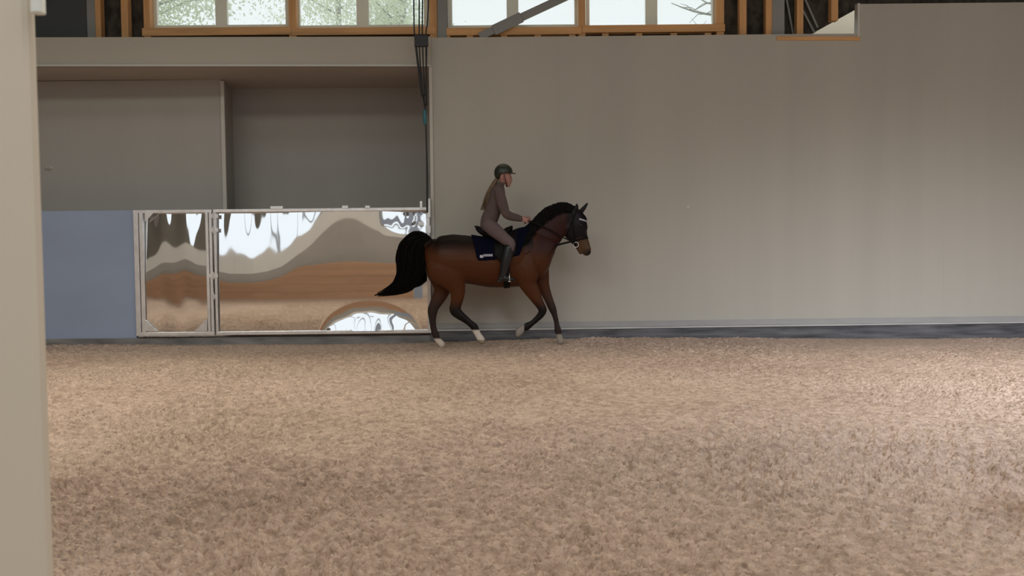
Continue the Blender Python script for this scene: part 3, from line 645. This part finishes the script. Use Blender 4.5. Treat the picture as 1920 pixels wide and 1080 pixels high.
# mane falling on the near side of the neck
crest = [c1(*p) for p in ((858,402),(885,372),(915,338),(950,308),(990,291),(1025,281),(1060,282),(1085,292),(1100,305))]
crest = np.array(crest); bm = bmesh.new(); rs = random.Random(3)
for k in range(520):
    t = rs.uniform(0, len(crest)-1.001); i = int(t); f_ = t-i; x_, y_ = crest[i]*(1-f_)+crest[i+1]*f_
    d = rs.uniform(0.6, 1.0)*np.interp(t, [0, 1.5, 4, 6, 8], [40, 50, 34, 19, 9]); side = -1 if rs.random() < .8 else 1
    pts = [H(x_, y_+2.5, rs.uniform(-.01, .01))]
    pts.append(H(x_-.5, y_-rs.uniform(.5, 2.2), side*.018))
    for s in (.25, .5, .75, 1):
        xx_, yy_ = x_ - d*s*rs.uniform(.18, .32), y_ + d*s
        o = H(xx_, yy_, side*.6); hit = HB.ray_cast(o, Vector((0, -side, 0)))[0]
        pts.append((hit + Vector((0, side*rs.uniform(.006, .022), 0))) if hit else H(xx_, yy_, side*.03))
    lock(bm, pts, rs.uniform(.006, .012), .5)
finish('mane', bm, MT['hair_black'], horse, smooth=True)
bm = bmesh.new()
for k in range(14):
    a = rs.uniform(-.03, .03); lock(bm, [H(*c1(1120, 322), a), H(*c1(1142, 335), a*1.2), H(*c1(1160+rs.uniform(-4,2), 362), a*1.4), H(*c1(1158+rs.uniform(-5,2), 392+rs.uniform(-10,10)), a*1.5)], .012)
finish('forelock', bm, MT['hair_black'], horse, smooth=True)
# tail carried in an arch, sweeping back at the end
bm = bmesh.new(); spine = np.array([(352,476),(325,462),(288,468),(258,505),(250,570),(247,635),(215,695),(150,735),(62,758)], float)
halfw = np.array([10, 24, 48, 66, 76, 70, 56, 26, 6], float); m_ = len(spine)
tang = np.gradient(spine, axis=0); tang /= np.linalg.norm(tang, axis=1)[:, None]; norm_ = np.stack([tang[:, 1], -tang[:, 0]], 1)
for k in range(760):
    u = rs.uniform(-1, 1); stray = rs.random() < .05
    end = rs.uniform(5.0, 7.9) if abs(u) > .35 else rs.uniform(6.0, 8.1)
    if stray: u *= 1.18; end = rs.uniform(4.5, 6.5)
    v_ = rs.gauss(0, .35); wob = rs.uniform(0, 6); pts = []
    for i in np.linspace(0, min(end, 8), 10):
        a_ = min(int(i), m_-2); f_ = i-a_; sp = spine[a_]*(1-f_)+spine[a_+1]*f_; nn_ = norm_[a_]*(1-f_)+norm_[a_+1]*f_; hw = halfw[a_]*(1-f_)+halfw[a_+1]*f_
        q_ = nn_*hw*u*(1+.05*math.sin(i*1.3+wob)); x_, y_ = c1(sp[0]+q_[0]+rs.uniform(-1.5, 1.5), sp[1]+q_[1]+rs.uniform(-1.5, 1.5)); pts.append(H(x_, y_, v_*.11*min(1, i/3)))
    lock(bm, pts, rs.uniform(.003, .005) if stray else rs.uniform(.006, .012), .6)
finish('tail', bm, MT['tailhair'], horse, smooth=True)

# ------------------------------------------------------------ tack, wrapped on the horse's surface
tr_c = lambda x_: H(x_, 505)                            # trunk axis
def wrap_arc(x_, side, y_bot, off, n=14, top_off=0):
    """points from the spine down one side of the trunk to pixel height y_bot"""
    c = H(x_, 496); pts = []
    for k in range(150):
        a = math.pi/2 - k*math.pi*.62/149
        d = Vector((0, side*math.cos(a), math.sin(a))); o = c + d*1.2
        hit, nr_, _, _ = HB.ray_cast(o, -d)
        if hit is None: continue
        p = hit + d*off
        pts.append(p)
        if p.z < H(x_, y_bot, side*.3).z: break
    A_ = np.array([tuple(p) for p in pts]); L = np.concatenate([[0], np.cumsum(np.linalg.norm(np.diff(A_, axis=0), axis=1))])
    s = np.linspace(0, L[-1], n); return [Vector((np.interp(t, L, A_[:, 0]), np.interp(t, L, A_[:, 1]), np.interp(t, L, A_[:, 2]))) for t in s]
def cloth(name, cols, m, parent, th):
    V = [p for c_ in cols for p in c_]; k = len(cols[0]); Fc = [(i*k+j, i*k+j+1, (i+1)*k+j+1, (i+1)*k+j) for i in range(len(cols)-1) for j in range(k-1)]
    me = bpy.data.meshes.new(name); me.from_pydata(V, [], Fc); bmm = bmesh.new(); bmm.from_mesh(me); bmesh.ops.recalc_face_normals(bmm, faces=bmm.faces); bmm.to_mesh(me); bmm.free()
    o = link(name, me, m, parent, True); s = o.modifiers.new('t', 'SOLIDIFY'); s.thickness = th; s.offset = 0; return o
def saddle_shape(x_lo, x_hi, y_bot, off, rear=None, front=None, n=26):
    cols = []
    for i in range(n):
        f_ = i/(n-1); top_x = x_lo[0]+(x_hi[0]-x_lo[0])*f_; bot_x = x_lo[1]+(x_hi[1]-x_lo[1])*f_; yb_ = y_bot(f_)
        halves = []
        for side in (-1, 1):
            A1 = wrap_arc((top_x+bot_x)/2, side, yb_, off, 16)
            pts = []
            for j, p in enumerate(A1):
                g_ = j/15; x_ = top_x*(1-g_)+bot_x*g_
                a_ = wrap_arc(x_, side, yb_, off, 16)[j]; pts.append(a_)
            halves.append(pts)
        cols.append(halves[0][::-1] + halves[1][1:])
    return cols
bot_pad = lambda f_: 488 - 10*ss(.0, .0001, 1)*0 - (6 if f_ < .04 else 0) - 10*f_*f_
pad = cloth('saddle_pad', saddle_shape((884, 895), (998, 974), bot_pad, .017), MT['pad'], None, .012)
tag(pad, 'dark navy saddle pad with small pale lettering on the horse back', 'saddle pad')
# pale embroidered emblem and tiny lettering on the rear corner of the pad
PB = bvh_of(pad); bm = bmesh.new()
def stitch(x_, y_, w_, h_):
    p = H(x_, y_, -.6); hit = PB.ray_cast(p, Vector((0, 1, 0)))[0]
    if hit: 
        y0 = hit.y - .010; box(bm, hit.x-w_/2, hit.x+w_/2, y0-.001, y0+.008, hit.z-h_/2, hit.z+h_/2)
stitch(901.8, 481.6, .048, .040)
for i in range(13): stitch(906.2+i*1.35, 479.6-.04*i, .0075, .030 if i % 4 else .040)
for i in range(6): stitch(906.8+i*2.7, 478.2-.04*i+(i % 2)*2.6, .016, .009)
finish('lettering', bm, MT['logo'], pad)
sad = empty('saddle', H(930, 440), 'black leather saddle with stirrups on the navy pad', 'saddle')
R3 = lambda cx, cy: (860 + cx/4.154, 290 + cy/4.154)
def rider_pt(cx, cy, lat=0): return P(*R3(cx, cy), HY+lat)
RK = K/4.154
bm = bmesh.new()
def rch(pts, sub=4, seg=16, latv=(0,1,0)):
    tube(bm, [(*rider_pt(p[0], p[1], p[4] if len(p) > 4 else 0), p[2]*RK, p[3]) for p in pts], seg=seg, sub=sub, lat=latv)
rch([(140,580,10,.10),(165,592,20,.16),(215,622,22,.17),(280,628,22,.15),(340,612,24,.11),(392,585,26,.08),(412,562,12,.05)])
rch([(128,560,7,.07),(150,566,12,.15),(176,585,14,.16)])
fuse('seat', bm, .008, MT['leather'], sad, 3)
flapcols = lambda side: None
for side in (-1, 1):
    cols = []
    for i in range(14):
        f_ = i/13; cols.append(wrap_arc(927+f_*42, side, 494-26*abs(f_-.45)**1.5*2, .026, 18)[2:])
    cloth('flap', cols, MT['leather'], sad, .008)
# girth: a band right round the chest
def ring_on(c, nrm, up, wid, off, n=48, bvh=None, arc=(0, 2*math.pi)):
    nrm = Vector(nrm).normalized(); up = Vector(up); up = (up - nrm*up.dot(nrm)).normalized(); sd = nrm.cross(up); rows = []
    for s in (-wid/2, 0, wid/2):
        row = []
        for k in range(n):
            a = arc[0] + (arc[1]-arc[0])*k/(n-1); d = up*math.cos(a) + sd*math.sin(a); o = Vector(c) + nrm*s
            hit = (bvh or HB).ray_cast(o + d*.9, -d)[0]
            row.append((hit if hit else o + d*.1) + d*off)
        rows.append(row)
    return rows
cloth('girth', ring_on(H(950, 505), (1,0,0), (0,0,1), .09, .010, 64, arc=(math.pi*.36, math.pi*1.64)), MT['leather'], sad, .008)
for side in (-1, 1):
    y_ = side*.40
    top = rider_pt(330, 700, side*.34); f0 = rider_pt(395, 940, y_)
    bm = bmesh.new(); beam(bm, top, f0, .022, .006); finish('stirrup_leather', bm, MT['leather'], sad)
    bm = bmesh.new(); pts = []
    for k in range(13):
        a = math.pi*(k/12); pts.append((f0.x, f0.y+math.cos(a)*.058*1, f0.z-.085+math.sin(a)*.11, .006))
    tube(bm, pts, lat=(1,0,0), seg=8, sub=1); box(bm, f0.x-.018, f0.x+.018, f0.y-.062, f0.y+.062, f0.z-.092, f0.z-.080)
    finish('stirrup', bm, MT['chrome'], sad, smooth=False)

# bridle
br = empty('bridle', H(1090, 460), 'dark leather bridle with pale browband and steel bit rings', 'bridle')
hc = lambda cx, cy: H(*c1(cx, cy))
def strap(name, cA, cB, wid, m, off=.004, arc=(0, 2*math.pi), parent=br):
    """band round the head through the crop points cA (front) and cB (back)"""
    A_, B__ = hc(*cA), hc(*cB); c = (A_+B__)/2; up = (A_-B__).normalized(); nrm = up.cross(Vector((0,1,0)))
    cloth(name, ring_on(c, nrm, up, wid, off, 56, arc=arc), m, parent, .004)
strap('noseband', (1178,455), (1085,478), .026, MT['leather'])
strap('browband', (1170,376), (1090,352), .020, MT['silver'], .007, arc=(-math.pi*.58, math.pi*.58))
strap('headpiece', (1112,312), (1062,440), .022, MT['leather'], .006)
for side in (-1, 1):
    pts = []
    for cx, cy in ((1104,330),(1103,360),(1105,400),(1110,440),(1116,475),(1120,497)):
        hit = HB.ray_cast(H(*c1(cx, cy), side*.6), Vector((0,-side,0)))[0]
        pts.append((hit if hit else H(*c1(cx, cy), side*.06)) + Vector((0, side*.005, 0)))
    bm = bmesh.new(); tube(bm, [(*p, .010, .003) for p in pts], seg=8, sub=3); finish('cheekpiece', bm, MT['leather'], br, smooth=True)
    p = pts[-1] + Vector((0, side*.008, 0)); bm = bmesh.new()
    tube(bm, [(p.x+.038*math.cos(a), p.y, p.z+.038*math.sin(a), .0055) for a in [2*math.pi*k/16 for k in range(17)]], seg=8, sub=1); finish('bit_ring', bm, MT['chrome'], br, smooth=True)
    bit_p = p
    # rein from bit ring along the neck to the hand
    hand = rider_pt(528, 512, side*.10)
    mid = [H(*c1(1085,478), side*.09), H(*c1(1025,450), side*.11), H(*c1(985,425), side*.14), H(*c1(930,398), side*.16)]
    fix = []
    for q_ in mid:
        hit = HB.ray_cast(Vector((q_.x, HY+side*.6, q_.z)), Vector((0,-side,0)))[0]
        if hit and abs(hit.y-HY) > abs(q_.y-HY)-.012: q_.y = hit.y + side*.014
        fix.append(q_)
    bm = bmesh.new(); tube(bm, [(*p, .009, .003)] + [(*q_, .009, .003) for q_ in fix] + [(*hand, .008, .003), (*(hand+Vector((-.02, -side*.02, -.05))), .008, .003)], seg=8, sub=5)
    finish('rein', bm, MT['leather'], br, smooth=True)

# ------------------------------------------------------------ RIDER
rider = empty('person', rider_pt(230, 600), 'rider in black helmet, brown top, breeches and tall black boots riding the bay horse', 'person')
def torso(g_=0):
    rch([(p[0], p[1], p[2], p[3]+(-.012 if g_ < 0 else 0)) for p in [(222,560,54+g_,.165+g_*.002),(238,510,63+g_,.170+g_*.002),(262,450,62+g_,.140+g_*.002),(288,370,60+g_,.15+g_*.002),(306,300,56+g_,.165+g_*.002),(316,262,42+g_,.150+g_*.002),(324,236,27+g_,.075+g_*.002)]], seg=20)
def arm(s, g_=0, wrist=True):
    o = 18 if s > 0 else 0
    L = [(316,284,34+g_,(30+g_)*RK*1.0,s*.165),(330,345,39+g_,.062,s*.205),(350,410,36+g_,.056,s*.225),(368,458,32+g_,.052,s*.225),(400,478,31+g_,.049,s*.195),(445+o*.5,491,26+g_,.042,s*.150),(483+o,504,17+g_,.032,s*.115)]
    rch([(p[0], p[1], p[2], p[3]+(g_*.0028 if g_ < 0 else .003), p[4]) for p in L])
def leg(s, g_=0, upto=99):
    L = [(235,548,56+g_,.10,s*.10),(275,585,54+g_,.095,s*.19),(320,622,48+g_,.09,s*.27),(365,660,42+g_,.078,s*.33),(402,690,37+g_,.068,s*.355),(404,722,32+g_,.060,s*.365),(388,760,31+g_,.056,s*.372),(372,820,31+g_,.055,s*.378),(360,880,24+g_,.043,s*.385),(350,930,20+g_,.037,s*.39)]
    rch([(p[0], p[1], p[2], p[3]+(g_*.0028 if g_ < 0 else .003), p[4]) for p in L[:upto]])
bm = bmesh.new(); torso(-6)
rch([(322,250,25,.055),(336,212,24,.052),(346,185,25,.055)])
rch([(345,128,34,.062),(345,148,50,.078),(352,165,49,.078),(362,185,36,.066)], seg=20)   # skull
rch([(372,160,36,.062),(378,190,33,.060),(381,215,27,.050),(383,236,17,.032)], seg=18)    # face, jaw
rch([(407,172,5,.010),(414,190,6,.012),(412,200,7,.014)], sub=2, seg=10)                    # nose
rch([(405,214,6,.020),(406,222,6,.019)], sub=2, seg=10); rch([(398,240,8,.018),(394,244,8,.018)], sub=2, seg=10)
for s in (-1, 1):
    rch([(332,170,9,.010,s*.080),(334,182,10,.012,s*.082),(338,194,6,.008,s*.078)], sub=2, seg=10)
    arm(s, -5); leg(s, -6)
    hx = 500 if s < 0 else 520
    w0 = rider_pt(hx-14, 507, s*.112); rot = Vector((0, -s, 0))
    def hp(dx, dy, dz): return (w0.x+dx, w0.y-s*dy, w0.z+dz)
    tube(bm, [(*hp(0,0,0), .026, .017), (*hp(.035,.002,-.002), .036, .015), (*hp(.07,.004,-.006), .037, .014)], seg=12, sub=3)
    for k_ in range(4):
        z_ = .028-.019*k_; l_ = (.94, 1.04, 1, .82)[k_]
        tube(bm, [(*hp(.066,.004,z_-.006), .0095), (*hp(.066+.030*l_,.010,z_-.008), .0090), (*hp(.066+.036*l_,.034,z_-.010), .0085), (*hp(.066+.012*l_,.046,z_-.012), .0078), (*hp(.066-.008*l_,.036,z_-.012), .0070)], seg=8, sub=3)
    tube(bm, [(*hp(.012,.006,.022), .013), (*hp(.042,.018,.042), .0105), (*hp(.070,.026,.042), .0092), (*hp(.086,.030,.036), .0080)], seg=8, sub=3)
    rch([(335,955,16,.03,s*.395),(370,962,15,.035,s*.395),(410,968,11,.034,s*.395)])       # foot inside the boot
fuse('body', bm, .0052, MT['skin'], rider, 2, .4)
bm = bmesh.new(); torso(2)
for s in (-1, 1): arm(s, 2)
rch([(322,246,30,.065),(331,224,29,.062)])
fuse('sweater', bm, .007, MT['sweater'], rider, 3)
bm = bmesh.new(); rch([(214,570,52,.16),(226,545,60,.172),(238,510,57,.160),(244,488,52,.145)])
for s in (-1, 1): leg(s, 2, 7)
fuse('breeches', bm, .007, MT['breech'], rider, 3)
for s in (-1, 1):
    bm = bmesh.new()
    rch([(396,722,38,.066,s*.366),(384,762,40,.064,s*.374),(370,820,39,.062,s*.380),(358,880,34,.052,s*.387),(348,925,29,.044,s*.392),(342,950,27,.042,s*.395)])
    rch([(322,968,18,.036,s*.395),(350,962,24,.040,s*.395),(385,966,20,.042,s*.395),(415,972,15,.038,s*.395),(432,976,10,.026,s*.395)])
    b0 = rider_pt(303, 992, s*.395); b1 = rider_pt(334, 980, s*.395); box(bm, b0.x, b1.x, b0.y-.03, b0.y+.03, b0.z, b1.z)
    fuse('riding_boot', bm, .007, MT['boot'], rider, 3)
# helmet: dome, band and peak
hm = None
bm = bmesh.new()
cH = rider_pt(349, 140)
rch([(349,140,70,.112),(349,137,70,.112)], sub=1, seg=28)
mr = Matrix.Rotation(.10, 3, 'Y'); blob(bm, cH, .139, .112, .132, mr, 28)
cut = cH.z - .020
bmesh.ops.bisect_plane(bm, geom=bm.verts[:]+bm.edges[:]+bm.faces[:], plane_co=(cH.x, 0, cut), plane_no=(.16, 0, -1), clear_outer=True)
for f_ in [f_ for f_ in bm.faces if False]: pass
es = [e_ for e_ in bm.edges if e_.is_boundary]; bmesh.ops.holes_fill(bm, edges=es)
blob(bm, rider_pt(312, 158), .066, .085, .062, None, 20)
hm = fuse('helmet', bm, .006, MT['helmet'], rider, 3)
bm = bmesh.new(); c = rider_pt(405, 145)
pk = []
for k in range(13):
    a = -math.pi/2 + math.pi*k/12; pk.append((c.x-.010+.088*math.cos(a)**.8 if math.cos(a) > 0 else c.x-.01, c.y+.088*math.sin(a)))
va = [bm.verts.new((x_, y_, c.z+.006-.10*(x_-c.x)*(x_ > c.x))) for x_, y_ in pk]; vb = [bm.verts.new((x_, y_, c.z-.004-.10*(x_-c.x)*(x_ > c.x))) for x_, y_ in pk]
bm.faces.new(va); bm.faces.new(vb[::-1])
for i in range(13): bm.faces.new((va[i], vb[i], vb[(i+1)%13], va[(i+1)%13]))
finish('peak', bm, MT['helmet'], hm)
bm = bmesh.new(); 
for s in (-1, 1):
    tube(bm, [(*rider_pt(354,152,s*.083), .006, .003), (*rider_pt(361,185,s*.078), .006, .003), (*rider_pt(370,215,s*.062), .006, .003), (*rider_pt(378,246,s*.022), .006, .003), (*rider_pt(380,250,0), .006, .003)], seg=8, sub=3)
finish('chin_strap', bm, MT['strap'], hm)
bm = bmesh.new(); blob(bm, rider_pt(376,243), .018, .022, .014); finish('chin_cup', bm, MT['strap'], hm)
for s in (-1, 1):
    bm = bmesh.new(); blob(bm, rider_pt(402,177,s*.036), .008, .010, .005); finish('eye', bm, MT['eye'], rider, smooth=True)
# long loose brown hair down the back
bm = bmesh.new(); rs = random.Random(9)
for k in range(260):
    u = rs.uniform(-1, 1); L = rs.uniform(.62, 1.05); d_ = rs.uniform(-1, 1); o = rs.uniform(-22, 15)
    base_ = [(304+u*12,182,.3),(280+o*.7,222,.7),(254+o,272,1),(236+o*1.3,322,1.1),(222+o*1.5,375,1.1),(208+o*1.8,430,1.0)]
    m_ = max(4, round(6*L)); lock(bm, [rider_pt(x_+d_*3, y_+rs.uniform(-6,6), d_*.05*q_) for x_, y_, q_ in base_[:m_]], rs.uniform(.006,.012), .5)
finish('hair', bm, MT['hair'], rider, smooth=True)
